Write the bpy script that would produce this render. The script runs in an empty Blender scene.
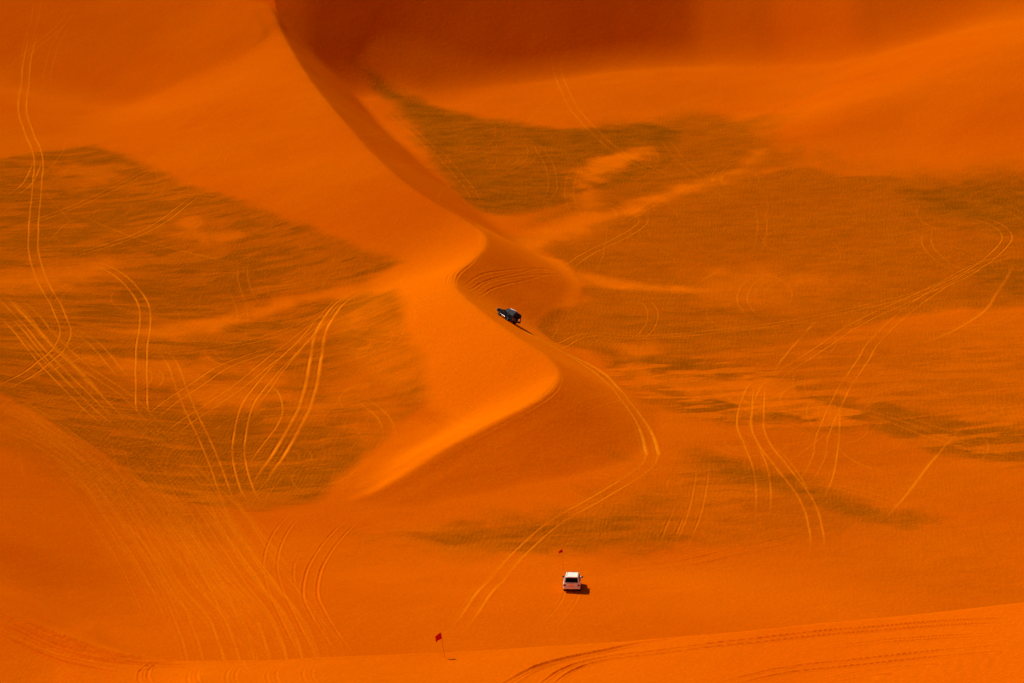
import bpy, bmesh, math, random
import numpy as np
from mathutils import Vector, Matrix

random.seed(7)
rng = np.random.default_rng(11)
scene = bpy.context.scene
col = scene.collection
F32 = np.float32

# ------------------------------------------------------------------ camera
F_PX, CX, CY = 3000.0, 512.0, 341.5
CAM_H, PITCH = 110.0, math.radians(13.45)
SP, CP = math.sin(PITCH), math.cos(PITCH)

cam_data = bpy.data.cameras.new('camera')
cam_data.sensor_width = 36.0
cam_data.lens = F_PX / 1024.0 * 36.0
cam_data.clip_start, cam_data.clip_end = 1.0, 9000.0
cam = bpy.data.objects.new('camera', cam_data)
col.objects.link(cam)
cam.location = (0, 0, CAM_H)
cam.rotation_euler = (math.radians(90) - PITCH, 0, 0)
scene.camera = cam


def ray_dir(p):
    """direction per metre of ground distance y: (dx/dy, dz/dy)"""
    p = np.asarray(p, float).reshape(-1, 2)
    a, b = (p[:, 0] - CX) / F_PX, (CY - p[:, 1]) / F_PX
    dy = CP + b * SP
    return a / dy, (-SP + b * CP) / dy


def at_height(px, py, z):
    dx, dz = ray_dir((px, py))
    y = (z - CAM_H) / dz[0]
    return dx[0] * y, y, z


# ------------------------------------------------------------------ noise / grids
def hash2(ix, iy, s):
    h = (ix.astype(np.int64) * 374761393 + iy.astype(np.int64) * 668265263 + s * 1442695041) & 0xFFFFFFFF
    h = ((h ^ (h >> 13)) * 1274126177) & 0xFFFFFFFF
    h = h ^ (h >> 16)
    return (h & 0xFFFF).astype(F32) / 65535.0


def vnoise(x, y, s=0):
    x0, y0 = np.floor(x), np.floor(y)
    fx, fy = (x - x0).astype(F32), (y - y0).astype(F32)
    fx, fy = fx * fx * (3 - 2 * fx), fy * fy * (3 - 2 * fy)
    a, b = hash2(x0, y0, s), hash2(x0 + 1, y0, s)
    c, d = hash2(x0, y0 + 1, s), hash2(x0 + 1, y0 + 1, s)
    return (a + (b - a) * fx) * (1 - fy) + (c + (d - c) * fx) * fy


def fbm(x, y, octaves=4, s=0):
    t, amp, tot = 0, 1.0, 0
    for k in range(octaves):
        t = t + amp * vnoise(x * 2 ** k + 17.3 * k, y * 2 ** k - 9.1 * k, s + k)
        tot += amp
        amp *= .5
    return t / tot * 2 - 1


def smooth(x, a, b):
    t = np.clip((x - a) / (b - a), 0, 1)
    return t * t * (3 - 2 * t)


def smax(a, b, k):
    h = np.clip(.5 + .5 * (a - b) / k, 0, 1)
    return b + (a - b) * h + k * h * (1 - h)


class Grid:
    """regular grid over the ground sampled with cubic interpolation"""
    def __init__(self, x0, x1, y0, y1, step):
        self.x0, self.y0, self.s = x0, y0, step
        self.xs = np.arange(x0, x1 + step * .5, step)
        self.ys = np.arange(y0, y1 + step * .5, step)
        self.X, self.Y = np.meshgrid(self.xs, self.ys)

    def sample(self, f, x, y):
        n, m = f.shape
        gx = np.clip((x - self.x0) / self.s, 1, m - 3)
        gy = np.clip((y - self.y0) / self.s, 1, n - 3)
        ix, iy = gx.astype(np.int32), gy.astype(np.int32)
        tx, ty = (gx - ix).astype(F32), (gy - iy).astype(F32)

        def w(t):
            t2, t3 = t * t, t * t * t
            return ((1 - t) ** 3 / 6, (3 * t3 - 6 * t2 + 4) / 6, (-3 * t3 + 3 * t2 + 3 * t + 1) / 6, t3 / 6)
        wx, wy = w(tx), w(ty)
        out = 0
        for j in range(4):
            r = 0
            for i in range(4):
                r = r + wx[i] * f[iy + j - 1, ix + i - 1]
            out = out + wy[j] * r
        return out


def catmull(P, step, closed=False):
    P = np.asarray(P, float)
    Q = np.vstack([2 * P[0] - P[1], P, 2 * P[-1] - P[-2]])
    out = []
    for k in range(1, len(Q) - 2):
        n = max(2, int(np.linalg.norm(Q[k + 1, :2] - Q[k, :2]) / step))
        t = np.linspace(0, 1, n, endpoint=False)[:, None]
        a, b, c, d = Q[k - 1], Q[k], Q[k + 1], Q[k + 2]
        out.append(.5 * (2 * b + (c - a) * t + (2 * a - 5 * b + 4 * c - d) * t ** 2 + (3 * b - a - 3 * c + d) * t ** 3))
    out.append(P[-1:])
    return np.vstack(out)


# ------------------------------------------------------------------ the land form
# heights of the valley and of the dunes behind it, surveyed along lines of sight
SURVEY = [
    # valley floor
    (500, 600, 1.6), (300, 600, 1.4), (700, 600, .9), (900, 590, .2), (1010, 575, .6), (620, 540, -.6), (800, 540, -.2), (420, 560, -.6), (572, 570, -.3), (660, 560, -.7), (520, 550, -.8), (420, 640, 2.0), (700, 640, 1.0), (200, 640, 1.8), (572, 622, 2.0),
    # slope on the lower left
    (0, 600, 5), (0, 540, 6), (0, 470, 6.2), (60, 520, 3.8), (60, 590, 3), (150, 530, 1.2), (120, 620, 1.8), (60, 450, 4.2), (110, 470, 2.3),
    # left basin
    (200, 480, .4), (300, 495, .2), (100, 400, 3), (250, 400, 1.4), (0, 380, 5.6), (340, 410, 1.6), (50, 300, 5), (200, 300, 4), (310, 300, 4.2),
    (100, 200, 8.2), (200, 215, 8), (300, 245, 7.4), (0, 230, 7), (380, 262, 7.8), (360, 330, 3.8), (170, 340, 3.6),
    # rising to the dunes on the upper left
    (0, 150, 11), (90, 145, 11), (0, 100, 13.4), (0, 50, 16), (0, 0, 18), (90, 60, 14.8), (90, 10, 16.8), (170, 140, 11), (200, 80, 13.6),
    # right plain
    (600, 330, 3.4), (700, 330, 3.4), (900, 330, 4), (1020, 330, 4.5), (600, 280, 4), (650, 250, 5), (850, 250, 6), (1020, 250, 7.4),
    (700, 400, 1.6), (850, 400, 2), (1020, 400, 2.6), (900, 470, .8), (1020, 480, 1.5), (700, 460, .5), (650, 450, .8),
    (560, 200, 7), (700, 200, 7.6), (900, 190, 9.5), (1020, 190, 11), (520, 240, 5.4),
    # basin behind the crest
    (430, 150, 9), (500, 160, 8.6), (480, 190, 7.6), (520, 125, 10.6), (620, 128, 11), (720, 120, 12), (440, 100, 11.4), (404, 96, 12.2),
    # bright apron and the steep face above it
    (500, 95, 12.4), (600, 100, 13), (430, 84, 13.6), (400, 76, 15.2), (374, 60, 18), (500, 74, 14.2), (430, 66, 16.6), (396, 106, 11.2), (378, 85, 13.6), (361, 66, 16.6), (346, 51, 19.4), (325, 40, 21.6), (600, 76, 14.6),
    (500, 58, 15.5), (600, 60, 16), 
    # upper right shoulder
    (700, 80, 15), (700, 60, 16.2), (800, 100, 15), (800, 60, 17.5), (900, 130, 15.0), (880, 98, 18.6), (1000, 100, 20.4),
    (940, 72, 22.4), (1010, 45, 26.6), (1020, 130, 17), (840, 112, 16.2), (800, 130, 13.6),
]
WORLD_PTS = [  # what lies outside the frame
    (-500, 900, 55), (-200, 880, 40), (0, 800, 62), (150, 800, 60), (400, 900, 60), (-300, 600, 30), (-220, 480, 22), (-180, 360, 18), (-200, 250, 16),
    (300, 600, 30), (220, 480, 14), (170, 360, 8), (200, 250, 20), (0, 250, 2), (-80, 250, 3), (80, 260, 2), (0, 150, 5), (0, 0, 10),
    (600, 500, 40), (-600, 400, 40), (600, 100, 40), (-600, 0, 40), (0, -300, 20), (0, 1500, 80), (-900, 1500, 70), (900, 1500, 70),
    (0, 2600, 60), (-1500, 2600, 60), (1500, 2600, 60), (-1500, 800, 50), (1500, 800, 50), (-1500, -300, 40), (1500, -300, 40),
]
ctrl = np.array([at_height(*p) for p in SURVEY] + WORLD_PTS, float)


def tps_fit(P, lam):
    S = 100.0
    A = P[:, :2] / S
    d2 = ((A[:, None] - A[None]) ** 2).sum(-1)
    K = .5 * d2 * np.log(d2 + 1e-12) + lam * np.eye(len(A))
    Q = np.hstack([np.ones((len(A), 1)), A])
    M = np.block([[K, Q], [Q.T, np.zeros((3, 3))]])
    w = np.linalg.solve(M, np.concatenate([P[:, 2], np.zeros(3)]))

    def f(x, y):
        x, y = x / S, y / S
        out = w[-3] + w[-2] * x + w[-1] * y
        for (a, b), c in zip(A, w[:-3]):
            d2 = (x - a) ** 2 + (y - b) ** 2
            out = out + c * .5 * d2 * np.log(d2 + 1e-12)
        return out
    return f


base_f = tps_fit(ctrl, 2e-4)
wide = Grid(-1700, 1700, -320, 2800, 10)          # far surroundings, coarse
near = Grid(-190, 190, 190, 800, 1.0)             # what the valley holds, fine
wide_base = base_f(wide.X, wide.Y).astype(F32)
near_base = base_f(near.X, near.Y).astype(F32)


def base_height(x, y):
    b = near.sample(near_base, x, y)
    out = (x < -186) | (x > 186) | (y < 194) | (y > 796)
    if out.any():
        b[out] = wide.sample(wide_base, x[out], y[out]) + 5 * fbm(x[out] / 170, y[out] / 170, 3, 40)
    return b


# the winding crest of the main dune: pixel of the crest and its height
CREST = [(262, -14, 32), (270, 6, 29.0), (276, 20, 26.9), (283, 36, 24.6), (300, 66, 21.9), (320, 94, 20.4), (345, 124, 18.6), (372, 155, 17), (400, 180, 15.6), (432, 202, 14.3),
         (460, 217, 13.3), (477, 228, 12.8), (485, 238, 12.5), (483, 248, 12.2), (472, 260, 11.8), (460, 270, 11.4), (454, 279, 11),
         (455, 288, 10.8), (464, 299, 10.6), (482, 314, 10.3), (504, 330, 9.9), (528, 346, 9.3), (546, 358, 8.7), (556, 369, 8.2), (558, 379, 7.8),
         (551, 391, 7.3), (535, 403, 6.6), (510, 416, 5.7), (480, 431, 4.6), (450, 447, 3.6), (420, 466, 2.4), (385, 487, 1.0), (352, 504, -.4), (325, 515, -2.2)]
cw = np.array([at_height(*c) for c in CREST], float)
far_ext = np.array([[cw[0, 0] - 7, cw[0, 1] + 20, 37.5], [cw[0, 0] - 45, cw[0, 1] + 110, 66]])
cw = np.vstack([far_ext[::-1], cw])
crest = catmull(cw, .8)                             # far to near
fine = Grid(-130, 70, 340, 800, .5)


yk = [360, 372, 390, 405, 425, 440, 460, 480, 500, 540, 600, 645]
sR = [.32, .38, .47, .53, .55, .54, .56, .56, .55, .56, .74, .86]
sL = [.30, .32, .38, .45, .45, .42, .38, .32, .27, .23, .24, .42]


def crest_field(X, Y):
    x, y = X.ravel().astype(F32), Y.ravel().astype(F32)
    best = np.full(x.shape, 1e9, F32)
    side = np.zeros(x.shape, F32)
    zn = np.zeros(x.shape, F32); rn = np.zeros(x.shape, F32); ln = np.zeros(x.shape, F32)
    hR = np.full(x.shape, -99, F32); hL = np.full(x.shape, -99, F32)
    for k in range(len(crest) - 1):
        a, b = crest[k], crest[k + 1]
        ex, ey = b[0] - a[0], b[1] - a[1]
        L2 = ex * ex + ey * ey
        vx, vy = x - F32(a[0]), y - F32(a[1])
        t = np.clip((vx * F32(ex) + vy * F32(ey)) / F32(L2), 0, 1)
        d2 = (vx - t * F32(ex)) ** 2 + (vy - t * F32(ey)) ** 2
        d = np.sqrt(d2)
        zc = F32(a[2]) + t * F32(b[2] - a[2])
        r_, l_ = F32(np.interp(a[1], yk, sR)), F32(np.interp(a[1], yk, sL))
        hR = np.maximum(hR, zc - r_ * d); hL = np.maximum(hL, zc - l_ * d)
        m = d2 < best
        best[m] = d2[m]
        side[m] = (ex * vy - ey * vx)[m]
        zn[m] = zc[m]; rn[m] = r_; ln[m] = l_
    d = np.sqrt(best)
    right = side > 0
    far_h = np.where(right, hR, hL)
    sh = X.shape
    return (np.where(right, d, -d).reshape(sh).astype(F32), zn.reshape(sh), rn.reshape(sh), ln.reshape(sh), far_h.reshape(sh))


def blur(f, n):
    for _ in range(n):
        g = np.pad(f, 1, mode='edge')
        f = (g[:-2, 1:-1] + g[2:, 1:-1] + g[1:-1, :-2] + g[1:-1, 2:] + 4 * g[1:-1, 1:-1]) / 8
    return f


c_d, c_z, f_sR, f_sL, c_h = crest_field(fine.X, fine.Y)
c_w = smooth(np.abs(c_d), 3, 8).astype(F32)
c_h = c_h * (1 - c_w) + blur(c_h, 110) * c_w          # soften the creases inside the bends, away from the crest itself


def flank(x, y):
    d = fine.sample(c_d, x, y)
    z = fine.sample(c_z, x, y)
    r, l = fine.sample(f_sR, x, y), fine.sample(f_sL, x, y)
    dr, dl = np.maximum(d, 0), np.maximum(-d, 0)
    rise = l * (dl - .8 * (1 - np.exp(-dl / .8)))
    fall = r * (dr - .35 * (1 - np.exp(-dr / .35)))
    h = z - rise - fall
    hf = fine.sample(c_h, x, y) + l * .8 * (d < 0) + r * .35 * (d > 0)
    k = smooth(np.abs(d), 1.5, 4)
    h = h * (1 - k) + hf * k
    edge = np.minimum(np.minimum(x - (-128), 68 - x), np.minimum(y - 343, 797 - y))
    return np.where(edge > 0, h - 3 * (1 - smooth(edge, 0, 12)), -50), d


# the steep face closing the valley at the top: foot line (pixel, height) and slope
FOOT = [(200, 22, 26.5, .91), (266, 25.5, 25.4, .91), (304, 32, 24.2, .91), (350, 45, 21.35, .91), (400, 57, 18.6, .91), (450, 67, 16.4, .91), (500, 73, 15.0, .91), (560, 74, 14.5, .90), (640, 67, 15.3, .84),
        (700, 60, 16.3, .72), (780, 53, 18.2, .65), (860, 48, 20.8, .58), (940, 30, 24.4, .56), (1010, 8, 29, .42), (1090, -14, 33, .36)]
_ft = np.array([(*at_height(a, b, c)[:2], c, sl) for a, b, c, sl in FOOT])


_qx = np.arange(-140, 140, .5)
_kern = np.hanning(21); _kern /= _kern.sum()
_qs = [np.convolve(np.pad(np.interp(_qx, _ft[:, 0], _ft[:, k]), 10, mode='edge'), _kern, 'valid') for k in (1, 2, 3)]


def back_face(x, y):
    yf, zf, sl = (np.interp(x, _qx, q) for q in _qs)
    h = zf + sl * (y - yf)
    return np.minimum(h, 60)


# foreground dune: brink line (pixel, distance)
BRINK = [(-60, 576, 312), (0, 607, 304), (50, 634, 297), (100, 653, 290), (150, 663.5, 285), (220, 663, 281.5), (300, 660.5, 279), (440, 655, 278), (600, 645, 275),
         (750, 632, 270.5), (900, 617.5, 266), (1024, 604.5, 262), (1150, 592, 258)]
bx, by, bz = [], [], []
for px, py, y in BRINK:
    dx, dz = ray_dir((px, py))
    bx.append(dx[0] * y); by.append(y); bz.append(CAM_H + dz[0] * y)
bx = [-600, -150] + bx + [160, 600]
by = [330, 325] + by + [250, 200]
bz = [30, 20] + bz + [32, 50]
_o = np.argsort(bx)
_fx = np.linspace(-600, 600, 2401)
def _sm(v):
    w = np.interp(_fx, np.array(bx)[_o], np.array(v)[_o])
    k = np.hanning(13); k /= k.sum()
    return np.convolve(np.pad(w, 6, mode='edge'), k, 'valid')
_fy, _fz = _sm(by), _sm(bz)


def fore(x, y):
    yc, zc = np.interp(x, _fx, _fy), np.interp(x, _fx, _fz)
    lee = np.interp(x, [-70, -46, -36, -30, 100], [.22, .30, .42, .55, .56])
    d = y - yc                                      # beyond the brink
    db, df = np.maximum(d, 0), np.maximum(-d, 0)
    fs = np.interp(x, [-58, -46, -37, -30, -5, 25], [-.14, -.10, .05, .18, .13, .05])
    front = fs * np.minimum(df, 40) + .18 * np.maximum(df - 40, 0) + .004 * np.maximum(df - 14, 0) ** 1.0
    # the long slope up to the camera's dune
    s = np.clip((235 - y) / 235, 0, 1.6)
    up = np.maximum((101 - zc - .18 * yc), 0) * s ** 1.35
    return zc - lee * (db - 1.2 * (1 - np.exp(-db / 1.2))) + front + np.minimum(up, 96)


def height(x, y, detail=True):
    b = base_height(x, y)
    fl, d = flank(x, y)
    b = smax(b, (back_face(x, y) - 1.6 * np.maximum(1.0 - d, 0)).astype(F32), 4.5)      # the steep face ends at the crest
    z = smax(b, fl, (1.0 + 1.4 * smooth(-d, 0, 14)).astype(F32))
    fr = fore(x, y)
    z = smax(z, np.where(y < 420, fr, -50), .8)
    if detail:
        z = z + .35 * (1 - .85 * smooth(fr - b, -1, 1)) * fbm(x / 34, y / 34, 3, 3) + .085 * fbm(x / 6, y / 7, 3, 8)
    return z, fl - b, d, fr - b


# ------------------------------------------------------------------ line-of-sight survey of the finished land
zg = height(near.X.ravel().astype(F32), near.Y.ravel().astype(F32))[0].reshape(near.X.shape)


def ground_xy(pix):
    """world x,y of ground points seen at the given pixels"""
    dx, dz = ray_dir(pix)
    ys = np.arange(200, 790, .6)
    x = dx[:, None] * ys[None]
    zr = CAM_H + dz[:, None] * ys[None]
    zt = near.sample(zg, x.astype(F32), np.broadcast_to(ys, x.shape).astype(F32))
    below = zr < zt
    k = np.where(below.any(1), below.argmax(1), len(ys) - 1)
    k = np.maximum(k, 1)
    i = np.arange(len(k))
    g1, g0 = (zr - zt)[i, k], (zr - zt)[i, k - 1]
    t = np.clip(g0 / (g0 - g1 + 1e-9), 0, 1)
    y = ys[k - 1] + t * .6
    return np.stack([dx * y, y], 1)


def ground_z(x, y):
    return float(height(np.array([x], F32), np.array([y], F32))[0][0])


# ------------------------------------------------------------------ sand types (gravelly olive floor, orange drifts)
def poly_sdf(poly, X, Y):
    x, y = X.ravel().astype(F32), Y.ravel().astype(F32)
    d2 = np.full(x.shape, 1e9, F32)
    inside = np.zeros(x.shape, bool)
    n = len(poly)
    for k in range(n):
        ax, ay = poly[k]; bx_, by_ = poly[(k + 1) % n]
        ex, ey = bx_ - ax, by_ - ay
        t = np.clip(((x - ax) * ex + (y - ay) * ey) / (ex * ex + ey * ey + 1e-9), 0, 1)
        d2 = np.minimum(d2, (x - ax - t * ex) ** 2 + (y - ay - t * ey) ** 2)
        c = ((ay > y) != (by_ > y)) & (x < (bx_ - ax) * (y - ay) / (by_ - ay + 1e-12) + ax)
        inside ^= c
    d = np.sqrt(d2)
    return np.where(inside, d, -d).reshape(X.shape).astype(F32)


OLIVE = [  # polygon, softness (m), strength, raggedness (m), soft streaks, sharp fingers of sand
    ([(-60, 160), (0, 158), (40, 152), (92, 144), (130, 158), (165, 174), (200, 188), (260, 210), (320, 232), (370, 249), (402, 262), (380, 276), (402, 300), (402, 330),
      (425, 372), (430, 398), (395, 425), (368, 452), (335, 480), (316, 500), (270, 510), (210, 508), (150, 488), (105, 455), (55, 425), (0, 395), (-60, 370)], 1.6, .80, 1.5, .10, .36),
    ([(-60, 390), (0, 393), (55, 422), (105, 450), (160, 480), (240, 505), (200, 535), (110, 505), (40, 462), (-60, 440)], 6, .38, 4, .2, .2),
    ([(352, 60), (378, 74), (405, 92), (440, 108), (480, 117), (520, 124), (560, 128), (600, 127), (650, 121), (690, 130), (680, 160), (620, 190), (570, 205), (520, 215),
      (480, 212), (462, 198), (440, 172), (418, 142), (395, 106), (370, 78)], 3.0, .96, 2.4, .15, .1),
    ([(560, 135), (640, 122), (700, 112), (770, 116), (765, 130), (800, 160), (700, 200), (600, 215), (540, 222), (540, 180)], 7, .72, 6, .12, .1),
    ([(512, 238), (560, 232), (630, 205), (700, 185), (770, 168), (850, 170), (940, 178), (1090, 182), (1090, 305), (960, 308), (880, 322), (800, 345), (740, 352), (690, 360), (640, 366),
      (590, 352), (545, 338), (515, 322), (500, 300), (520, 298), (560, 306), (578, 300), (580, 282), (575, 270), (540, 252)], 2.5, .64, 3.5, .08, .08),
    ([(830, 175), (900, 178), (1090, 172), (1090, 240), (980, 238), (900, 225)], 12, .98, 6, .05, .05),
    ([(940, 262), (1024, 250), (1090, 250), (1090, 300), (1000, 300), (950, 285)], 7, .9, 4, .15, .1),
    ([(580, 308), (660, 300), (780, 300), (840, 318), (760, 342), (660, 352), (600, 340)], 5, .74, 6, .15, .2),
    ([(590, 345), (700, 350), (800, 375), (860, 395), (900, 415), (860, 430), (760, 420), (680, 415), (640, 395)], 6, .95, 6, .0, .95),
    ([(600, 340), (800, 330), (1090, 310), (1090, 440), (900, 420), (760, 425), (640, 410)], 10, .46, 6, .15, .35),
    ([(640, 440), (800, 420), (1090, 400), (1090, 620), (900, 600), (700, 560)], 14, .27, 6, .15, .2),
    ([(840, 398), (900, 400), (960, 418), (1090, 425), (1090, 470), (1000, 462), (920, 450), (860, 432)], 5, .85, 6, .1, .5),
    ([(690, 448), (760, 462), (800, 474), (860, 498), (915, 510), (935, 521), (900, 527), (850, 520), (790, 500), (720, 480), (690, 468)], 4, .92, 4, .1, .15),
    ([(655, 470), (720, 452), (770, 480), (800, 505), (740, 502), (690, 520)], 6, .6, 8, .2, .6),
    ([(440, 528), (500, 522), (570, 512), (640, 490), (690, 500), (690, 545), (640, 552), (560, 554), (480, 550), (420, 540)], 4.5, .74, 5, .1, .25),
    ([(350, 532), (420, 528), (520, 532), (540, 545), (450, 545), (380, 540)], 4, .5, 8, .2, .6),
    ([(430, 532), (540, 512), (640, 478), (700, 458), (780, 470), (900, 505), (930, 520), (860, 535), (740, 545), (620, 555), (480, 552)], 7, .50, 7, .15, .25),
    ([(612, 452), (635, 450), (640, 460), (618, 462)], 3, .4, 4, 0, 0),
    ([(484, 292), (505, 288), (530, 300), (520, 308), (496, 304)], 1.5, .7, 1, 0, 0),
]
DRIFT = [  # orange blown over the olive floor
    ([(572, 178), (590, 166), (610, 155), (632, 147), (652, 145), (640, 153), (618, 164), (598, 176), (580, 186)], 3.0, .95, 3.6),
    ([(505, 238), (540, 232), (565, 222), (580, 212), (600, 214), (625, 210), (640, 200), (670, 190), (705, 178), (740, 166), (760, 150), (750, 168), (700, 188), (660, 200), (638, 212), (610, 220),
      (575, 234), (545, 244), (515, 246)], 3.2, .95, 3.4),
    ([(575, 195), (592, 190), (598, 204), (585, 212)], 3, .8, 2),
    ([(575, 274), (600, 278), (640, 284), (700, 288), (728, 290), (700, 293), (640, 290), (600, 286)], 2.5, .9, 2),
    ([(690, 270), (780, 268), (850, 285), (780, 305), (700, 300)], 10, .5, 8),
    ([(105, 330), (170, 326), (230, 314), (280, 300), (330, 287), (400, 268), (412, 274), (395, 287), (340, 296), (300, 303), (250, 318), (210, 332), (160, 338)], 2.5, .95, 2.5),
    ([(-20, 275), (40, 268), (100, 262), (130, 268), (90, 280), (30, 288), (-20, 288)], 7, .85, 4),
    ([(100, 358), (150, 352), (190, 360), (196, 374), (150, 380), (110, 372)], 5, .8, 9),
    ([(190, 385), (250, 372), (300, 368), (270, 392), (210, 408), (180, 402)], 5, .75, 9),
    ([(330, 335), (440, 330), (440, 430), (350, 440), (300, 420), (330, 380)], 10, .5, 16),
    ([(70, 170), (120, 165), (125, 178), (80, 190)], 4, .6, 6),
    ([(165, 222), (205, 214), (215, 222), (190, 228)], 2, .7, 3),
    ([(170, 232), (245, 230), (245, 236), (190, 238)], 2, .7, 4),
    ([(640, 375), (720, 370), (760, 385), (840, 400), (840, 412), (740, 402), (660, 392)], 5, .7, 12),
    ([(860, 330), (940, 322), (1024, 312), (1090, 318), (1090, 350), (960, 345), (880, 345)], 9, .3, 8),
    ([(620, 345), (655, 340), (662, 352), (630, 358)], 2.5, .7, 3),
    ([(480, 225), (558, 260), (577, 280), (570, 304), (545, 303), (520, 290), (492, 283), (480, 275)], 1.0, 1.0, .4),
]
sand = Grid(-150, 150, 230, 760, 1.0)


def build_masks():
    out = []
    for group in (OLIVE, DRIFT):
        L = []
        for poly, soft, strength, rag, *extra in group:
            p = np.array(poly, float)
            p = ground_xy(p)
            L.append((poly_sdf(p, sand.X, sand.Y), soft, strength, rag, *(extra or (0, 0))))
        out.append(L)
    return out


MASKS = build_masks()


def sand_type(x, y, dune_over, fore_over, crest_side):
    # wind streaks, longer across the valley than along it
    n1 = fbm(x / 9, y / 11, 4, 21)
    n2 = fbm(x / 3.2 + y / 14, y / 4.6, 3, 31)
    n3 = fbm(x / 26, y / 16, 3, 61)
    streak = smooth(n1 * .6 + n2 * .7 + n3 * .5, .02, .55)
    yy = y - .12 * x + 1.2 * fbm(x / 14, y / 14, 2, 91)
    finger = smooth(fbm(x / 6.5, yy / 1.9, 4, 101) + .4 * fbm(x / 20, yy / 9, 2, 111), -.14, .22)
    res = []
    fng = np.zeros(x.shape, F32)
    for L in MASKS:
        m = np.zeros(x.shape, F32)
        for sd, soft, strength, rag, st, fi in L:
            s = sand.sample(sd, x, y) + rag * (.75 * n1 + .55 * n2) + (.7 if L is MASKS[1] else 0)
            if fi > .3: fng = np.maximum(fng, fi * finger * smooth(s, -soft, soft))
            m = np.maximum(m, strength * smooth(s, -soft, soft) * (1 - st * streak) * (1 - fi * finger))
        res.append(m)
    o, dr = res
    o = o * (1 - dr * (.75 + .25 * np.clip(n2 + .6, 0, 1)))
    o = o * (1 - .9 * smooth(dune_over, .1, 1.0) * (crest_side > 0)) * (1 - smooth(fore_over, -.2, .6))
    return np.clip(o, 0, 1), np.maximum(dr, .75 * fng)


# ------------------------------------------------------------------ the ground sheet
def spaced(parts):
    v = []
    for a, b, n, g in parts:
        t = np.linspace(0, 1, n, endpoint=False)
        v.append(a + (b - a) * t ** g)
    return np.concatenate(v + [[parts[-1][1]]])


rows = np.concatenate([np.linspace(-300, 180, 40, endpoint=False), np.linspace(180, 250, 60, endpoint=False), np.arange(250, 300, .16), np.arange(300, 520, .23),
                       np.arange(520, 640, .3), np.arange(640, 720, .45), np.linspace(720, 800, 60, endpoint=False), 800 + 1900 * np.linspace(0, 1, 70) ** 1.6])
inner = np.linspace(-.19, .19, 1500)
outer = .19 + np.concatenate([np.linspace(0, .12, 70)[1:], .12 + 1.0 * np.linspace(0, 1, 50)[1:] ** 1.7])
us = np.concatenate([-outer[::-1], inner, outer])
NR, NC = len(rows), len(us)
span = np.where(rows > 150, rows, 150 + (150 - rows) * .2).astype(float)       # behind the camera the sheet stays wide
gx = (us[None, :] * span[:, None]).astype(F32)
gy = np.broadcast_to(rows[:, None], gx.shape).astype(F32)
vx, vy = gx.ravel(), gy.ravel().copy()
vz, over, crest_d, f_over = height(vx, vy)
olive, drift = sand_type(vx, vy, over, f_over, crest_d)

# ------------------------------------------------------------------ wheel tracks
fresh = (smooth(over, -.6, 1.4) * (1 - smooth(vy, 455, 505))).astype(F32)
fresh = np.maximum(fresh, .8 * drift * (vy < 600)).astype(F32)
rut = np.zeros(len(vx), F32)      # metres, negative
berm = np.zeros(len(vx), F32)     # metres, positive
trk = np.zeros(len(vx), F32)      # freshly turned orange sand
row_pos = rows


def stamp(P, width, colour, depth, fade):
    """press one rut along the polyline P (n,2)"""
    n = len(P)
    x, y = P[:, 0], P[:, 1]
    r0 = np.searchsorted(row_pos, y)
    u = x / np.where(y > 150, y, 150)
    c0 = np.searchsorted(us, u)
    R = 5; Cn = 9
    reach = width * 2.2
    for dr in range(-R, R + 1):
        r = np.clip(r0 + dr, 0, NR - 1)
        for dc in range(-Cn, Cn + 1):
            c = np.clip(c0 + dc, 0, NC - 1)
            idx = r * NC + c
            d = np.hypot(vx[idx] - x, vy[idx] - y)
            k = d < reach
            if not k.any():
                continue
            i = idx[k]
            q = d[k] / width
            f = fade[k]
            np.maximum.at(trk, i, (colour * f * np.exp(-(q * 1.05) ** 2)).astype(F32))
            np.minimum.at(rut, i, (-depth * f * np.exp(-(q * 1.25) ** 2)).astype(F32))
            np.maximum.at(berm, i, (depth * .65 * f * np.exp(-((q - 1.3) / .5) ** 2)).astype(F32))


def track(pix, colour=.8, depth=.07, gauge=1.65, width=.19, pair=True, fade_in=9, fade_out=9, seed=None):
    W = ground_xy(np.array(pix, float))
    P = catmull(W, 1.2)
    # drop jumps across hidden ground
    seg = np.linalg.norm(np.diff(P, axis=0), axis=1)
    s = np.concatenate([[0], np.cumsum(seg)])
    L = s[-1]
    q = np.arange(0, L, .16)
    X, Y = np.interp(q, s, P[:, 0]), np.interp(q, s, P[:, 1])
    tx, ty = np.gradient(X), np.gradient(Y)
    nrm = np.hypot(tx, ty) + 1e-9
    nx, ny = -ty / nrm, tx / nrm
    sd = seed if seed is not None else int(rng.integers(1000))
    wob = .16 * fbm(q / 11, q * 0 + sd, 2, sd)
    var = .70 + .62 * fbm(q / 6, q * 0 + 3.3, 3, sd + 5)
    fade = np.clip(q / max(fade_in, .1), 0, 1) * np.clip((L - q) / max(fade_out, .1), 0, 1) * np.clip(var, .12, 1)
    for off in ((-gauge / 2, gauge / 2) if pair else (0,)):
        Q = np.stack([X + nx * (off + wob), Y + ny * (off + wob)], 1)
        stamp(Q, width, colour, depth, fade.astype(F32))


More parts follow.
